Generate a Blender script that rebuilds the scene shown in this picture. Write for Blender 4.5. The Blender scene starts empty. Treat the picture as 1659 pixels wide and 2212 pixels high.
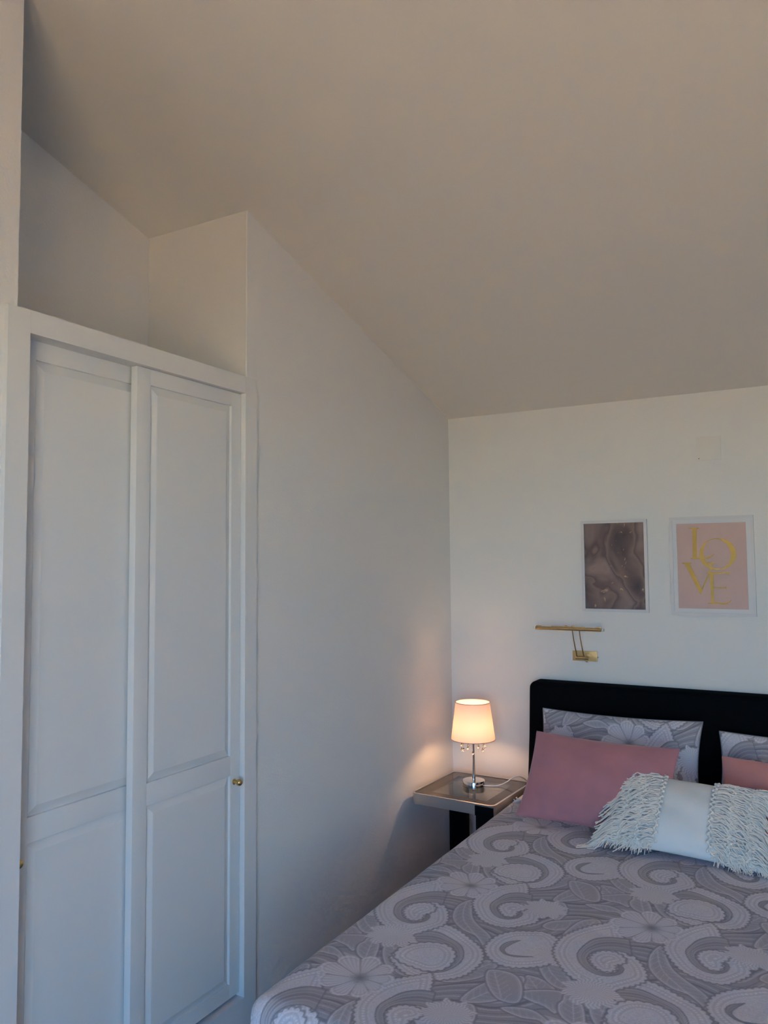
import bpy, bmesh, math, random
import numpy as np
from mathutils import Vector, Matrix

random.seed(7)
rng = np.random.default_rng(11)
sc = bpy.context.scene
COL = sc.collection

# ------------------------------------------------------------------ camera
F_PX = 1700.4
YAW, PITCH, ROLL = 0.5157, 0.0632, -0.0083
CAM = Vector((1.6919, -3.6644, 1.5))
fw = Vector((-math.sin(YAW) * math.cos(PITCH), math.cos(YAW) * math.cos(PITCH), math.sin(PITCH)))
r0 = Vector((math.cos(YAW), math.sin(YAW), 0))
u0 = r0.cross(fw)
rt = r0 * math.cos(ROLL) + u0 * math.sin(ROLL)
up = -r0 * math.sin(ROLL) + u0 * math.cos(ROLL)
cd = bpy.data.cameras.new('camera')
cam = bpy.data.objects.new('camera', cd)
COL.objects.link(cam)
M3 = Matrix((rt, up, -fw)).transposed()
cam.matrix_world = Matrix.Translation(CAM) @ M3.to_4x4()
cd.sensor_fit = 'HORIZONTAL'
cd.sensor_width = 36.0
cd.lens = F_PX / 1659.0 * 36.0
cd.clip_start = 0.05
sc.camera = cam

# ------------------------------------------------------------------ view, sky, sun
sc.view_settings.view_transform = 'Standard'
sc.view_settings.look = 'None'
sc.view_settings.exposure = 0.23
sc.view_settings.gamma = 1.0
sc.view_settings.use_curve_mapping = False

SKY_STRENGTH = 1.45
SUN_ENERGY = 43.0
LAMP_WATT = 1.95
sc.cycles.max_bounces = 5
sc.cycles.use_light_tree = False
sc.cycles.diffuse_bounces = 4
sc.cycles.adaptive_threshold = 0.06
sc.cycles.adaptive_min_samples = 24
sc.cycles.glossy_bounces = 4
sc.cycles.transmission_bounces = 6
sc.cycles.transparent_max_bounces = 8
sc.cycles.caustics_refractive = False

world = bpy.data.worlds.new('world')
sc.world = world
world.use_nodes = True
wn = world.node_tree
wn.nodes.clear()
wo = wn.nodes.new('ShaderNodeOutputWorld')
wb = wn.nodes.new('ShaderNodeBackground')
ws = wn.nodes.new('ShaderNodeTexSky')
ws.sky_type = 'NISHITA'
ws.sun_disc = False
ws.sun_elevation = math.radians(50)
ws.sun_rotation = math.radians(-88)
ws.ozone_density = 6.0
ws.dust_density = 0.0
ws.air_density = 1.0
# camera white balance sits between lamp light and daylight, so the sky reads bluer
wm = wn.nodes.new('ShaderNodeMix')
wm.data_type = 'RGBA'
wm.blend_type = 'MULTIPLY'
wm.inputs['Factor'].default_value = 1.0
wm.inputs['B'].default_value = (0.76, 1.0, 1.18, 1)
wn.links.new(ws.outputs[0], wm.inputs['A'])
wn.links.new(wm.outputs['Result'], wb.inputs[0])
wn.links.new(wb.outputs[0], wo.inputs[0])
wb.inputs[1].default_value = SKY_STRENGTH
world.cycles.sampling_method = 'MANUAL'
world.cycles.sample_map_resolution = 512

sun_d = bpy.data.lights.new('sun', 'SUN')
sun_d.energy = SUN_ENERGY
sun_d.angle = math.radians(0.6)
sun_d.color = (1.0, 0.765, 0.41)
sun = bpy.data.objects.new('sun', sun_d)
COL.objects.link(sun)
az = math.radians(-2)
el = math.radians(50)
sd = Vector((math.cos(az) * math.cos(el), math.sin(az) * math.cos(el), -math.sin(el)))
sun.rotation_euler = sd.to_track_quat('-Z', 'Y').to_euler()
sun.location = (-4, -9, 6)

# the opening of the balcony window (wall behind the camera)
YR = -4.70
WX0, WX1, WZ0, WZ1 = 1.15, 2.80, 0.10, 2.25
pd = bpy.data.lights.new('window_portal', 'AREA')
pd.shape = 'RECTANGLE'
pd.size = WX1 - WX0
pd.size_y = WZ1 - WZ0
pd.cycles.is_portal = True
po = bpy.data.objects.new('window_portal', pd)
COL.objects.link(po)
po.location = ((WX0 + WX1) / 2, YR - 0.10, (WZ0 + WZ1) / 2)
po.rotation_euler = (math.radians(90), 0, 0)

# ------------------------------------------------------------------ materials
MATS = {}


def mat(name, color, rough=0.5, metal=0.0, spec=0.5, bump=None, noise=None, **kw):
    """Principled material; bump=(scale, strength, distance), noise=(scale, amount)."""
    if name in MATS:
        return MATS[name]
    m = bpy.data.materials.new(name)
    m.use_nodes = True
    nt = m.node_tree
    b = nt.nodes['Principled BSDF']
    b.inputs['Base Color'].default_value = (*color, 1)
    b.inputs['Roughness'].default_value = rough
    b.inputs['Metallic'].default_value = metal
    b.inputs['Specular IOR Level'].default_value = spec
    for k, v in kw.items():
        b.inputs[k].default_value = v
    tc = nt.nodes.new('ShaderNodeTexCoord')
    if noise:
        n = nt.nodes.new('ShaderNodeTexNoise')
        n.inputs['Scale'].default_value = noise[0]
        n.inputs['Detail'].default_value = 2
        nt.links.new(tc.outputs['Object'], n.inputs['Vector'])
        mx = nt.nodes.new('ShaderNodeMix')
        mx.data_type = 'RGBA'
        a = noise[1]
        mx.inputs['A'].default_value = (*[c * (1 - a) for c in color], 1)
        mx.inputs['B'].default_value = (*[min(1, c * (1 + a)) for c in color], 1)
        nt.links.new(n.outputs['Fac'], mx.inputs['Factor'])
        nt.links.new(mx.outputs['Result'], b.inputs['Base Color'])
    if bump:
        n = nt.nodes.new('ShaderNodeTexNoise')
        n.inputs['Scale'].default_value = bump[0]
        n.inputs['Detail'].default_value = 1
        nt.links.new(tc.outputs['Object'], n.inputs['Vector'])
        bp = nt.nodes.new('ShaderNodeBump')
        bp.inputs['Strength'].default_value = bump[1]
        bp.inputs['Distance'].default_value = bump[2]
        nt.links.new(n.outputs['Fac'], bp.inputs['Height'])
        nt.links.new(bp.outputs['Normal'], b.inputs['Normal'])
    MATS[name] = m
    return m


WALL = mat('wall_paint', (0.77, 0.765, 0.76), 0.9, spec=0.15, bump=(140, 0.12, 0.004))
CEIL = mat('ceiling_paint', (0.76, 0.74, 0.70), 0.95, spec=0.1)
WHITE_LACQ = mat('white_lacquer', (0.72, 0.73, 0.74), 0.42, spec=0.4)
FLOORM = mat('floor_tile', (0.13, 0.075, 0.045), 0.45, noise=(1.6, 0.15))
TERR = mat('terrace_tile', (0.62, 0.43, 0.21), 0.8, noise=(1.2, 0.15))
BRASS = mat('brass', (0.72, 0.48, 0.19), 0.22, metal=1.0)
BRASS_OLD = mat('brushed_brass', (0.60, 0.42, 0.21), 0.38, metal=1.0, noise=(60, 0.12))
CHROME = mat('chrome', (0.72, 0.73, 0.75), 0.08, metal=1.0)
SATIN = mat('satin_silver', (0.62, 0.62, 0.62), 0.33, metal=1.0)
BLACK = mat('black_leatherette', (0.004, 0.004, 0.005), 0.85, spec=0.05)
BLACKG = mat('black_lacquer', (0.004, 0.004, 0.005), 0.5, spec=0.10)
PINK = mat('pink_velvet', (0.45, 0.205, 0.235), 0.85, spec=0.1, noise=(18, 0.07),
           **{'Sheen Weight': 0.5, 'Sheen Roughness': 0.4})
PINK2 = mat('coral_velvet', (0.56, 0.25, 0.24), 0.85, spec=0.1, noise=(18, 0.07),
            **{'Sheen Weight': 0.5, 'Sheen Roughness': 0.4})
COTTON = mat('white_cotton', (0.78, 0.78, 0.77), 0.9, spec=0.1, bump=(400, 0.2, 0.001))
YARN = mat('cream_yarn', (0.86, 0.775, 0.70), 0.95, spec=0.05, bump=(500, 0.4, 0.001), noise=(40, 0.06))
SHEET = mat('white_sheet', (0.72, 0.74, 0.80), 0.9, spec=0.1)
MATTR = mat('mattress_fabric', (0.7, 0.7, 0.7), 0.9)
FRAMEW = mat('picture_frame_white', (0.66, 0.66, 0.69), 0.45, spec=0.3)
PASSE = mat('passepartout', (0.68, 0.69, 0.72), 0.8)
CORD = mat('white_cord', (0.8, 0.8, 0.8), 0.4)
BORDER = mat('smoked_glass_border', (0.050, 0.041, 0.037), 0.12, spec=0.25)
BLUSH = mat('blush_paper', (0.56, 0.40, 0.38), 0.6, noise=(8, 0.04))
GOLDF = mat('gold_foil', (0.40, 0.26, 0.07), 0.45, metal=0.55, noise=(30, 0.15))
PLASTIC = mat('painted_plastic', (0.76, 0.745, 0.72), 0.7, spec=0.2)
ALU = mat('window_frame_white', (0.8, 0.8, 0.8), 0.4)


def glass_sheet(name, tint, ior=1.5, rough=0.0):
    m = bpy.data.materials.new(name)
    m.use_nodes = True
    nt = m.node_tree
    nt.nodes.clear()
    o = nt.nodes.new('ShaderNodeOutputMaterial')
    t = nt.nodes.new('ShaderNodeBsdfTransparent')
    t.inputs[0].default_value = (*tint, 1)
    g = nt.nodes.new('ShaderNodeBsdfGlossy')
    g.inputs['Roughness'].default_value = rough
    fr = nt.nodes.new('ShaderNodeFresnel')
    gm = nt.nodes.new('ShaderNodeNewGeometry')
    mr = nt.nodes.new('ShaderNodeMapRange')      # both faces of the sheet reflect alike
    mr.inputs['To Min'].default_value = ior
    mr.inputs['To Max'].default_value = 1 / ior
    nt.links.new(gm.outputs['Backfacing'], mr.inputs['Value'])
    nt.links.new(mr.outputs[0], fr.inputs['IOR'])
    mx = nt.nodes.new('ShaderNodeMixShader')
    nt.links.new(fr.outputs[0], mx.inputs[0])
    nt.links.new(t.outputs[0], mx.inputs[1])
    nt.links.new(g.outputs[0], mx.inputs[2])
    nt.links.new(mx.outputs[0], o.inputs[0])
    MATS[name] = m
    return m


WINGLASS = glass_sheet('window_glass', (0.97, 0.98, 0.98))
TABLEGLASS = glass_sheet('table_glass', (0.74, 0.76, 0.75), 1.9)


def crystal_mat():
    m = bpy.data.materials.new('crystal')
    m.use_nodes = True
    b = m.node_tree.nodes['Principled BSDF']
    b.inputs['Base Color'].default_value = (1, 0.97, 0.93, 1)
    b.inputs['Roughness'].default_value = 0.0
    b.inputs['IOR'].default_value = 1.5
    b.inputs['Transmission Weight'].default_value = 1.0
    return m


CRYSTAL = crystal_mat()


def shade_mat():
    m = bpy.data.materials.new('lampshade_fabric')
    m.use_nodes = True
    nt = m.node_tree
    nt.nodes.clear()
    o = nt.nodes.new('ShaderNodeOutputMaterial')
    d = nt.nodes.new('ShaderNodeBsdfDiffuse')
    d.inputs[0].default_value = (0.82, 0.70, 0.66, 1)
    t = nt.nodes.new('ShaderNodeBsdfTranslucent')
    t.inputs[0].default_value = (0.80, 0.60, 0.50, 1)
    tc = nt.nodes.new('ShaderNodeTexCoord')
    n = nt.nodes.new('ShaderNodeTexNoise')
    n.inputs['Scale'].default_value = 220
    nt.links.new(tc.outputs['Object'], n.inputs['Vector'])
    bp = nt.nodes.new('ShaderNodeBump')
    bp.inputs['Strength'].default_value = 0.2
    bp.inputs['Distance'].default_value = 0.001
    nt.links.new(n.outputs[0], bp.inputs['Height'])
    nt.links.new(bp.outputs[0], d.inputs['Normal'])
    mx = nt.nodes.new('ShaderNodeMixShader')
    mx.inputs[0].default_value = 0.20
    nt.links.new(d.outputs[0], mx.inputs[1])
    nt.links.new(t.outputs[0], mx.inputs[2])
    nt.links.new(mx.outputs[0], o.inputs[0])
    return m


SHADE = shade_mat()


def emis_mat(name, color, strength):
    m = bpy.data.materials.new(name)
    m.use_nodes = True
    nt = m.node_tree
    nt.nodes.clear()
    o = nt.nodes.new('ShaderNodeOutputMaterial')
    e = nt.nodes.new('ShaderNodeEmission')
    e.inputs[0].default_value = (*color, 1)
    e.inputs[1].default_value = strength
    nt.links.new(e.outputs[0], o.inputs[0])
    return m


def fabric_pattern_mat():
    """woven damask: colour from the 'weave' attribute (0 dark ground .. 1 pale thread)."""
    m = bpy.data.materials.new('paisley_damask')
    m.use_nodes = True
    nt = m.node_tree
    b = nt.nodes['Principled BSDF']
    b.inputs['Roughness'].default_value = 0.8
    b.inputs['Specular IOR Level'].default_value = 0.2
    b.inputs['Sheen Weight'].default_value = 0.15
    at = nt.nodes.new('ShaderNodeAttribute')
    at.attribute_name = 'weave'
    cr = nt.nodes.new('ShaderNodeValToRGB')
    e = cr.color_ramp.elements
    e[0].position = 0.0
    e[0].color = (0.215, 0.212, 0.245, 1)
    e[1].position = 1.0
    e[1].color = (0.760, 0.750, 0.830, 1)
    mid = cr.color_ramp.elements.new(0.5)
    mid.color = (0.435, 0.430, 0.490, 1)
    nt.links.new(at.outputs['Fac'], cr.inputs[0])
    tc = nt.nodes.new('ShaderNodeTexCoord')
    n = nt.nodes.new('ShaderNodeTexNoise')
    n.inputs['Scale'].default_value = 320
    n.inputs['Detail'].default_value = 2
    nt.links.new(tc.outputs['Object'], n.inputs['Vector'])
    mx = nt.nodes.new('ShaderNodeMix')
    mx.data_type = 'RGBA'
    mx.blend_type = 'MULTIPLY'
    mx.inputs['Factor'].default_value = 0.16
    nt.links.new(cr.outputs[0], mx.inputs['A'])
    nt.links.new(n.outputs['Fac'], mx.inputs['B'])
    nt.links.new(mx.outputs['Result'], b.inputs['Base Color'])
    ad = nt.nodes.new('ShaderNodeMath')
    ad.operation = 'ADD'
    nt.links.new(at.outputs['Fac'], ad.inputs[0])
    nt.links.new(n.outputs['Fac'], ad.inputs[1])
    bp = nt.nodes.new('ShaderNodeBump')
    bp.inputs['Strength'].default_value = 0.25
    bp.inputs['Distance'].default_value = 0.0015
    nt.links.new(ad.outputs[0], bp.inputs['Height'])
    nt.links.new(bp.outputs[0], b.inputs['Normal'])
    return m


DAMASK = fabric_pattern_mat()


def art_mat():
    """abstract fluid ink: warped noise in mauve and brown with gold flecks."""
    m = bpy.data.materials.new('fluid_ink_print')
    m.use_nodes = True
    nt = m.node_tree
    b = nt.nodes['Principled BSDF']
    b.inputs['Roughness'].default_value = 0.35
    tc = nt.nodes.new('ShaderNodeTexCoord')
    mp = nt.nodes.new('ShaderNodeMapping')
    mp.inputs['Rotation'].default_value = (0, math.radians(35), 0)
    mp.inputs['Scale'].default_value = (1.35, 1.0, 1.0)
    mp.inputs['Location'].default_value = (3.1, 0, 1.35)
    nt.links.new(tc.outputs['Object'], mp.inputs['Vector'])
    n1 = nt.nodes.new('ShaderNodeTexNoise')
    n1.inputs['Scale'].default_value = 4.2
    n1.inputs['Detail'].default_value = 2.5
    n1.inputs['Distortion'].default_value = 0.9
    nt.links.new(mp.outputs[0], n1.inputs['Vector'])
    cr = nt.nodes.new('ShaderNodeValToRGB')
    stops = [(0.30, (0.055, 0.040, 0.045)), (0.40, (0.130, 0.090, 0.090)), (0.475, (0.215, 0.155, 0.140)),
             (0.50, (0.115, 0.080, 0.082)), (0.56, (0.205, 0.150, 0.145)), (0.64, (0.285, 0.215, 0.195)),
             (0.75, (0.235, 0.125, 0.105))]
    cr.color_ramp.elements[0].position, cr.color_ramp.elements[0].color = stops[0][0], (*stops[0][1], 1)
    cr.color_ramp.elements[1].position, cr.color_ramp.elements[1].color = stops[-1][0], (*stops[-1][1], 1)
    for p, c in stops[1:-1]:
        cr.color_ramp.elements.new(p).color = (*c, 1)
    nt.links.new(n1.outputs['Fac'], cr.inputs[0])
    n2 = nt.nodes.new('ShaderNodeTexNoise')
    n2.inputs['Scale'].default_value = 11.0
    n2.inputs['Detail'].default_value = 6
    n2.inputs['Distortion'].default_value = 2.2
    nt.links.new(mp.outputs[0], n2.inputs['Vector'])
    c2 = nt.nodes.new('ShaderNodeValToRGB')
    el_ = c2.color_ramp.elements
    el_[0].position, el_[0].color = 0.675, (0, 0, 0, 1)
    el_[1].position, el_[1].color = 0.72, (1, 1, 1, 1)
    nt.links.new(n2.outputs['Fac'], c2.inputs[0])
    mx = nt.nodes.new('ShaderNodeMix')
    mx.data_type = 'RGBA'
    mx.inputs['B'].default_value = (0.50, 0.33, 0.20, 1)
    nt.links.new(c2.outputs[0], mx.inputs['Factor'])
    nt.links.new(cr.outputs[0], mx.inputs['A'])
    nt.links.new(mx.outputs['Result'], b.inputs['Base Color'])
    return m


ART = art_mat()


# ------------------------------------------------------------------ mesh helpers
class MB:
    def __init__(self):
        self.v = []
        self.f = []

    def add(self, vs, fs):
        o = len(self.v)
        self.v.extend([tuple(map(float, p)) for p in vs])
        self.f.extend([tuple(i + o for i in f) for f in fs])
        return self

    def box(self, x0, x1, y0, y1, z0, z1, b=0.0):
        bm = bmesh.new()
        bmesh.ops.create_cube(bm, size=1.0)
        for q in bm.verts:
            q.co = Vector(((x0 + x1) / 2 + q.co.x * (x1 - x0), (y0 + y1) / 2 + q.co.y * (y1 - y0),
                           (z0 + z1) / 2 + q.co.z * (z1 - z0)))
        if b > 0:
            bmesh.ops.bevel(bm, geom=bm.edges[:], offset=b, segments=2, affect='EDGES', profile=0.7)
        bm.verts.index_update()
        self.add([q.co for q in bm.verts], [[q.index for q in f.verts] for f in bm.faces])
        bm.free()
        return self

    def prism(self, poly, axis, a0, a1):
        """poly: 2D outline; axis 'x','y','z' = extrusion axis; counter-order is fixed by recalc."""
        def P(p, a):
            if axis == 'x':
                return (a, p[0], p[1])
            if axis == 'y':
                return (p[0], a, p[1])
            return (p[0], p[1], a)
        n = len(poly)
        vs = [P(p, a0) for p in poly] + [P(p, a1) for p in poly]
        fs = [list(range(n))[::-1], list(range(n, 2 * n))]
        fs += [[i, (i + 1) % n, (i + 1) % n + n, i + n] for i in range(n)]
        return self.add(vs, fs)

    def ring(self, outer, inner, axis, a0, a1):
        def P(p, a):
            if axis == 'x':
                return (a, p[0], p[1])
            if axis == 'y':
                return (p[0], a, p[1])
            return (p[0], p[1], a)
        n = len(outer)
        vs = [P(p, a0) for p in outer] + [P(p, a1) for p in outer] + [P(p, a0) for p in inner] + [P(p, a1) for p in inner]
        fs = []
        for i in range(n):
            j = (i + 1) % n
            fs += [[i, j, j + n, i + n], [i + 2 * n, i + 3 * n, j + 3 * n, j + 2 * n],
                   [i + n, j + n, j + 3 * n, i + 3 * n], [i, i + 2 * n, j + 2 * n, j]]
        return self.add(vs, fs)

    def lathe(self, prof, c=(0, 0, 0), n=32, axis='z', cap=True):
        vs, fs = [], []
        for r, h in prof:
            for k in range(n):
                a = 2 * math.pi * k / n
                p = (r * math.cos(a), r * math.sin(a), h)
                if axis == 'x':
                    p = (h, r * math.cos(a), r * math.sin(a))
                elif axis == 'y':
                    p = (r * math.cos(a), h, r * math.sin(a))
                vs.append((p[0] + c[0], p[1] + c[1], p[2] + c[2]))
        m = len(prof)
        for i in range(m - 1):
            for k in range(n):
                q = (k + 1) % n
                fs.append([i * n + k, i * n + q, (i + 1) * n + q, (i + 1) * n + k])
        if cap:
            fs.append(list(range(n))[::-1])
            fs.append([(m - 1) * n + k for k in range(n)])
        return self.add(vs, fs)

    def tube(self, pts, rad, n=10, cap=True):
        pts = [Vector(p) for p in pts]
        m = len(pts)
        rads = rad if isinstance(rad, (list, tuple)) else [rad] * m
        t0 = (pts[1] - pts[0]).normalized()
        ref = Vector((0, 0, 1)) if abs(t0.z) < 0.9 else Vector((1, 0, 0))
        nrm = t0.cross(ref).normalized()
        vs, fs = [], []
        for i, p in enumerate(pts):
            t = (pts[min(i + 1, m - 1)] - pts[max(i - 1, 0)]).normalized()
            nrm = (nrm - t * nrm.dot(t)).normalized()
            bn = t.cross(nrm)
            for k in range(n):
                a = 2 * math.pi * k / n
                vs.append(p + (nrm * math.cos(a) + bn * math.sin(a)) * rads[i])
        for i in range(m - 1):
            for k in range(n):
                q = (k + 1) % n
                fs.append([i * n + k, i * n + q, (i + 1) * n + q, (i + 1) * n + k])
        if cap:
            fs.append(list(range(n))[::-1])
            fs.append([(m - 1) * n + k for k in range(n)])
        return self.add(vs, fs)

    def build(self, name, material, parent=None, smooth=math.radians(35), recalc=True):
        me = bpy.data.meshes.new(name)
        me.from_pydata(self.v, [], self.f)
        if recalc:
            bm = bmesh.new()
            bm.from_mesh(me)
            bmesh.ops.recalc_face_normals(bm, faces=bm.faces[:])
            bm.to_mesh(me)
            bm.free()
        me.materials.append(material)
        if smooth:
            me.polygons.foreach_set('use_smooth', [True] * len(me.polygons))
            me.set_sharp_from_angle(angle=smooth)
        me.update()
        o = bpy.data.objects.new(name, me)
        COL.objects.link(o)
        if parent:
            o.parent = parent
        return o


def grid_mesh(name, P, material, parent=None, weave=None, closed=False):
    """P: (ny, nx, 3) array -> quad grid."""
    ny, nx = P.shape[:2]
    me = bpy.data.meshes.new(name)
    idx = np.arange(ny * nx).reshape(ny, nx)
    q = np.stack([idx[:-1, :-1], idx[:-1, 1:], idx[1:, 1:], idx[1:, :-1]], -1).reshape(-1, 4)
    me.vertices.add(ny * nx)
    me.vertices.foreach_set('co', P.reshape(-1).astype(np.float32))
    me.loops.add(q.size)
    me.loops.foreach_set('vertex_index', q.reshape(-1).astype(np.int32))
    me.polygons.add(len(q))
    me.polygons.foreach_set('loop_start', np.arange(0, q.size, 4, dtype=np.int32))
    me.polygons.foreach_set('use_smooth', np.ones(len(q), dtype=bool))
    me.update(calc_edges=True)
    if weave is not None:
        a = me.attributes.new('weave', 'FLOAT', 'POINT')
        a.data.foreach_set('value', weave.reshape(-1).astype(np.float32))
    me.materials.append(material)
    me.validate()
    o = bpy.data.objects.new(name, me)
    COL.objects.link(o)
    if parent:
        o.parent = parent
    return o


def empty(name, loc, rz=0.0):
    o = bpy.data.objects.new(name, None)
    o.empty_display_size = 0.05
    COL.objects.link(o)
    o.location = loc
    o.rotation_euler = (0, 0, rz)
    return o


def tag(o, label, cat, group=None):
    o['label'] = label
    o['category'] = cat
    if group:
        o['group'] = group
    return o


def struct(o):
    o['kind'] = 'structure'
    return o


def rrect(x0, x1, y0, y1, r, n=6):
    pts = []
    for cx, cy, a0 in ((x1 - r, y1 - r, 0), (x0 + r, y1 - r, 90), (x0 + r, y0 + r, 180), (x1 - r, y0 + r, 270)):
        for k in range(n + 1):
            a = math.radians(a0 + 90 * k / n)
            pts.append((cx + r * math.cos(a), cy + r * math.sin(a)))
    return pts


def spline(pts, sub=6, closed=False):
    P = np.array(pts, float)
    n = len(P)
    out = []
    rngi = range(n if closed else n - 1)
    for i in rngi:
        if closed:
            p0, p1, p2, p3 = P[(i - 1) % n], P[i], P[(i + 1) % n], P[(i + 2) % n]
        else:
            p0, p1, p2, p3 = P[max(i - 1, 0)], P[i], P[i + 1], P[min(i + 2, n - 1)]
        for k in range(sub):
            t = k / sub
            out.append(0.5 * ((2 * p1) + (-p0 + p2) * t + (2 * p0 - 5 * p1 + 4 * p2 - p3) * t * t
                              + (-p0 + 3 * p1 - 3 * p2 + p3) * t ** 3))
    if not closed:
        out.append(P[-1])
    return np.array(out)


# ------------------------------------------------------------------ room shell
XR = 3.00                       # right wall
ZC, SL = 2.231, 0.2926          # ceiling height at the back wall and its rise towards the window


def zceil(y):
    return ZC - SL * y


NY0, NY1 = -2.472, -1.612       # wardrobe recess
ND = -0.463                     # its depth

w = MB()
w.prism([(0.0, 0.0), (NY1, 0.0), (NY1, zceil(NY1)), (0.0, ZC)], 'x', -0.60, 0.0)
w.prism([(NY0, 0.0), (YR, 0.0), (YR, zceil(YR)), (NY0, zceil(NY0))], 'x', -0.60, 0.0)
w.prism([(NY1, 0.0), (NY0, 0.0), (NY0, zceil(NY0)), (NY1, zceil(NY1))], 'x', -0.60, ND)
struct(w.build('wall_left', WALL, smooth=None))
# rounded corner bead on the edge of the recess
struct(MB().tube([(-0.002, NY1 + 0.001, 2.125), (-0.002, NY1 + 0.001, zceil(NY1) - 0.002)], 0.0045, 10)
       .build('trim_1', WALL))
struct(MB().box(-0.60, XR + 0.15, 0.0, 0.15, 0.0, ZC + 0.0).build('wall_back', WALL, smooth=None))
struct(MB().prism([(0.0, 0.0), (YR, 0.0), (YR, zceil(YR)), (0.0, ZC)], 'x', XR, XR + 0.15)
       .build('wall_right', WALL, smooth=None))
w = MB()
zt = zceil(YR)
w.box(-0.60, WX0, YR - 0.2, YR, 0.0, zt).box(WX1, XR + 0.15, YR - 0.2, YR, 0.0, zt)
w.box(WX0, WX1, YR - 0.2, YR, WZ1, zt).box(WX0, WX1, YR - 0.2, YR, 0.0, WZ0)
struct(w.build('wall_front', WALL, smooth=None))
struct(MB().box(-0.60, XR + 0.15, YR - 0.2, 0.15, -0.12, 0.0).build('floor', FLOORM, smooth=None))
c = MB()
yA, yB = 0.15, YR - 0.2
c.prism([(yA, ZC if False else zceil(yA) + 0.0), (yB, zceil(yB)), (yB, zceil(yB) + 0.15), (yA, zceil(yA) + 0.15)],
        'x', -0.60, XR + 0.15)
struct(c.build('ceiling', CEIL, smooth=None))
# window / balcony door behind the camera
wf = empty('window_1', ((WX0 + WX1) / 2, YR - 0.1, WZ0))
struct(wf)
W2 = (WX1 - WX0) / 2
HH = WZ1 - WZ0
m = MB()
m.ring([(-W2, 0), (W2, 0), (W2, HH), (-W2, HH)], [(-W2 + .05, .05), (W2 - .05, .05), (W2 - .05, HH - .05), (-W2 + .05, HH - .05)], 'y', -0.03, 0.03)
m.build('window_frame', ALU, wf, smooth=None)
MB().box(-0.035, 0.035, -0.03, 0.03, 0.05, HH - 0.05).build('mullion', ALU, wf, smooth=None)
for s in (-1, 1):
    x0, x1 = sorted((s * 0.035, s * (W2 - 0.05)))
    MB().box(x0, x1, -0.004, 0.004, 0.05, HH - 0.05).build('pane', WINGLASS, wf, smooth=None)
# terrace outside
struct(MB().box(-14, 18, -26, YR - 0.2, -0.35, -0.15).build('terrace_floor', TERR, smooth=None))

# ------------------------------------------------------------------ wardrobe
XF = 0.015
FY0, FY1 = -2.506, -1.575       # outer frame
OY0, OY1 = -2.446, -1.634       # opening
OZ0, OZ1 = 0.123, 2.064
FZ1 = 2.121
wd = empty('wardrobe', (0, (FY0 + FY1) / 2, 0))
tag(wd, 'white built-in wardrobe with two sliding panelled doors set in the wall', 'wardrobe')
yc = (FY0 + FY1) / 2
m = MB()
B = 0.0
m.box(0.0, XF, FY0 - yc, OY0 - yc, 0.0, FZ1, B)
m.build('frame_stile', WHITE_LACQ, wd)
m = MB()
m.box(0.0, XF, OY1 - yc, FY1 - yc, 0.0, FZ1, B)
m.build('frame_stile', WHITE_LACQ, wd)
MB().box(0.0, XF, OY0 - yc + 0.0005, OY1 - yc - 0.0005, OZ1, FZ1, B).build('top_rail', WHITE_LACQ, wd)
MB().box(0.0, XF, OY0 - yc + 0.0005, OY1 - yc - 0.0005, 0.0, OZ0, B).build('bottom_rail', WHITE_LACQ, wd)
MB().box(-0.001, 0.002, FY1 - yc - .001, FY1 - yc + .0032, 0.0, FZ1 - .012).build('gap_shadow_strip', mat('painted_gap_shadow', (0.10, 0.085, 0.08), 0.9), wd)  # dark strip: its colour stands in for the shadowed gap beside the frame
# lining of the opening and carcass
m = MB()
m.box(-0.45, 0.0, NY0 - yc + 0.002, OY0 - yc, 0.0, FZ1 - 0.002)
m.box(-0.45, 0.0, OY1 - yc, NY1 - yc - 0.002, 0.0, FZ1 - 0.002)
m.box(-0.45, 0.0, OY0 - yc, OY1 - yc, OZ1, FZ1 - 0.002)
m.box(-0.45, 0.0, OY0 - yc, OY1 - yc, 0.0, OZ0)
m.build('carcass', WHITE_LACQ, wd, smooth=None)


def raised_panel(y0, y1, z0, z1, xs):
    """routed raised panel: groove at the rim, bevel up to a flat field. xs = stile face x."""
    d0, d1, bw = xs - 0.0095, xs - 0.0005, 0.025
    vs, fs = [], []
    loops = [(0.0, xs - 0.012), (0.0, d0), (bw, d1), (bw + 0.003, d1 + 0.0002)]
    for ins, x in loops:
        vs += [(x, y0 + ins, z0 + ins), (x, y1 - ins, z0 + ins), (x, y1 - ins, z1 - ins), (x, y0 + ins, z1 - ins)]
    for i in range(len(loops) - 1):
        for k in range(4):
            q = (k + 1) % 4
            fs.append([i * 4 + k, i * 4 + q, i * 4 + 4 + q, i * 4 + 4 + k])
    n = len(loops) * 4
    fs.append([n - 4, n - 3, n - 2, n - 1])
    fs.append([3, 2, 1, 0])
    mb = MB()
    mb.add(vs, fs)
    return mb


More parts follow.
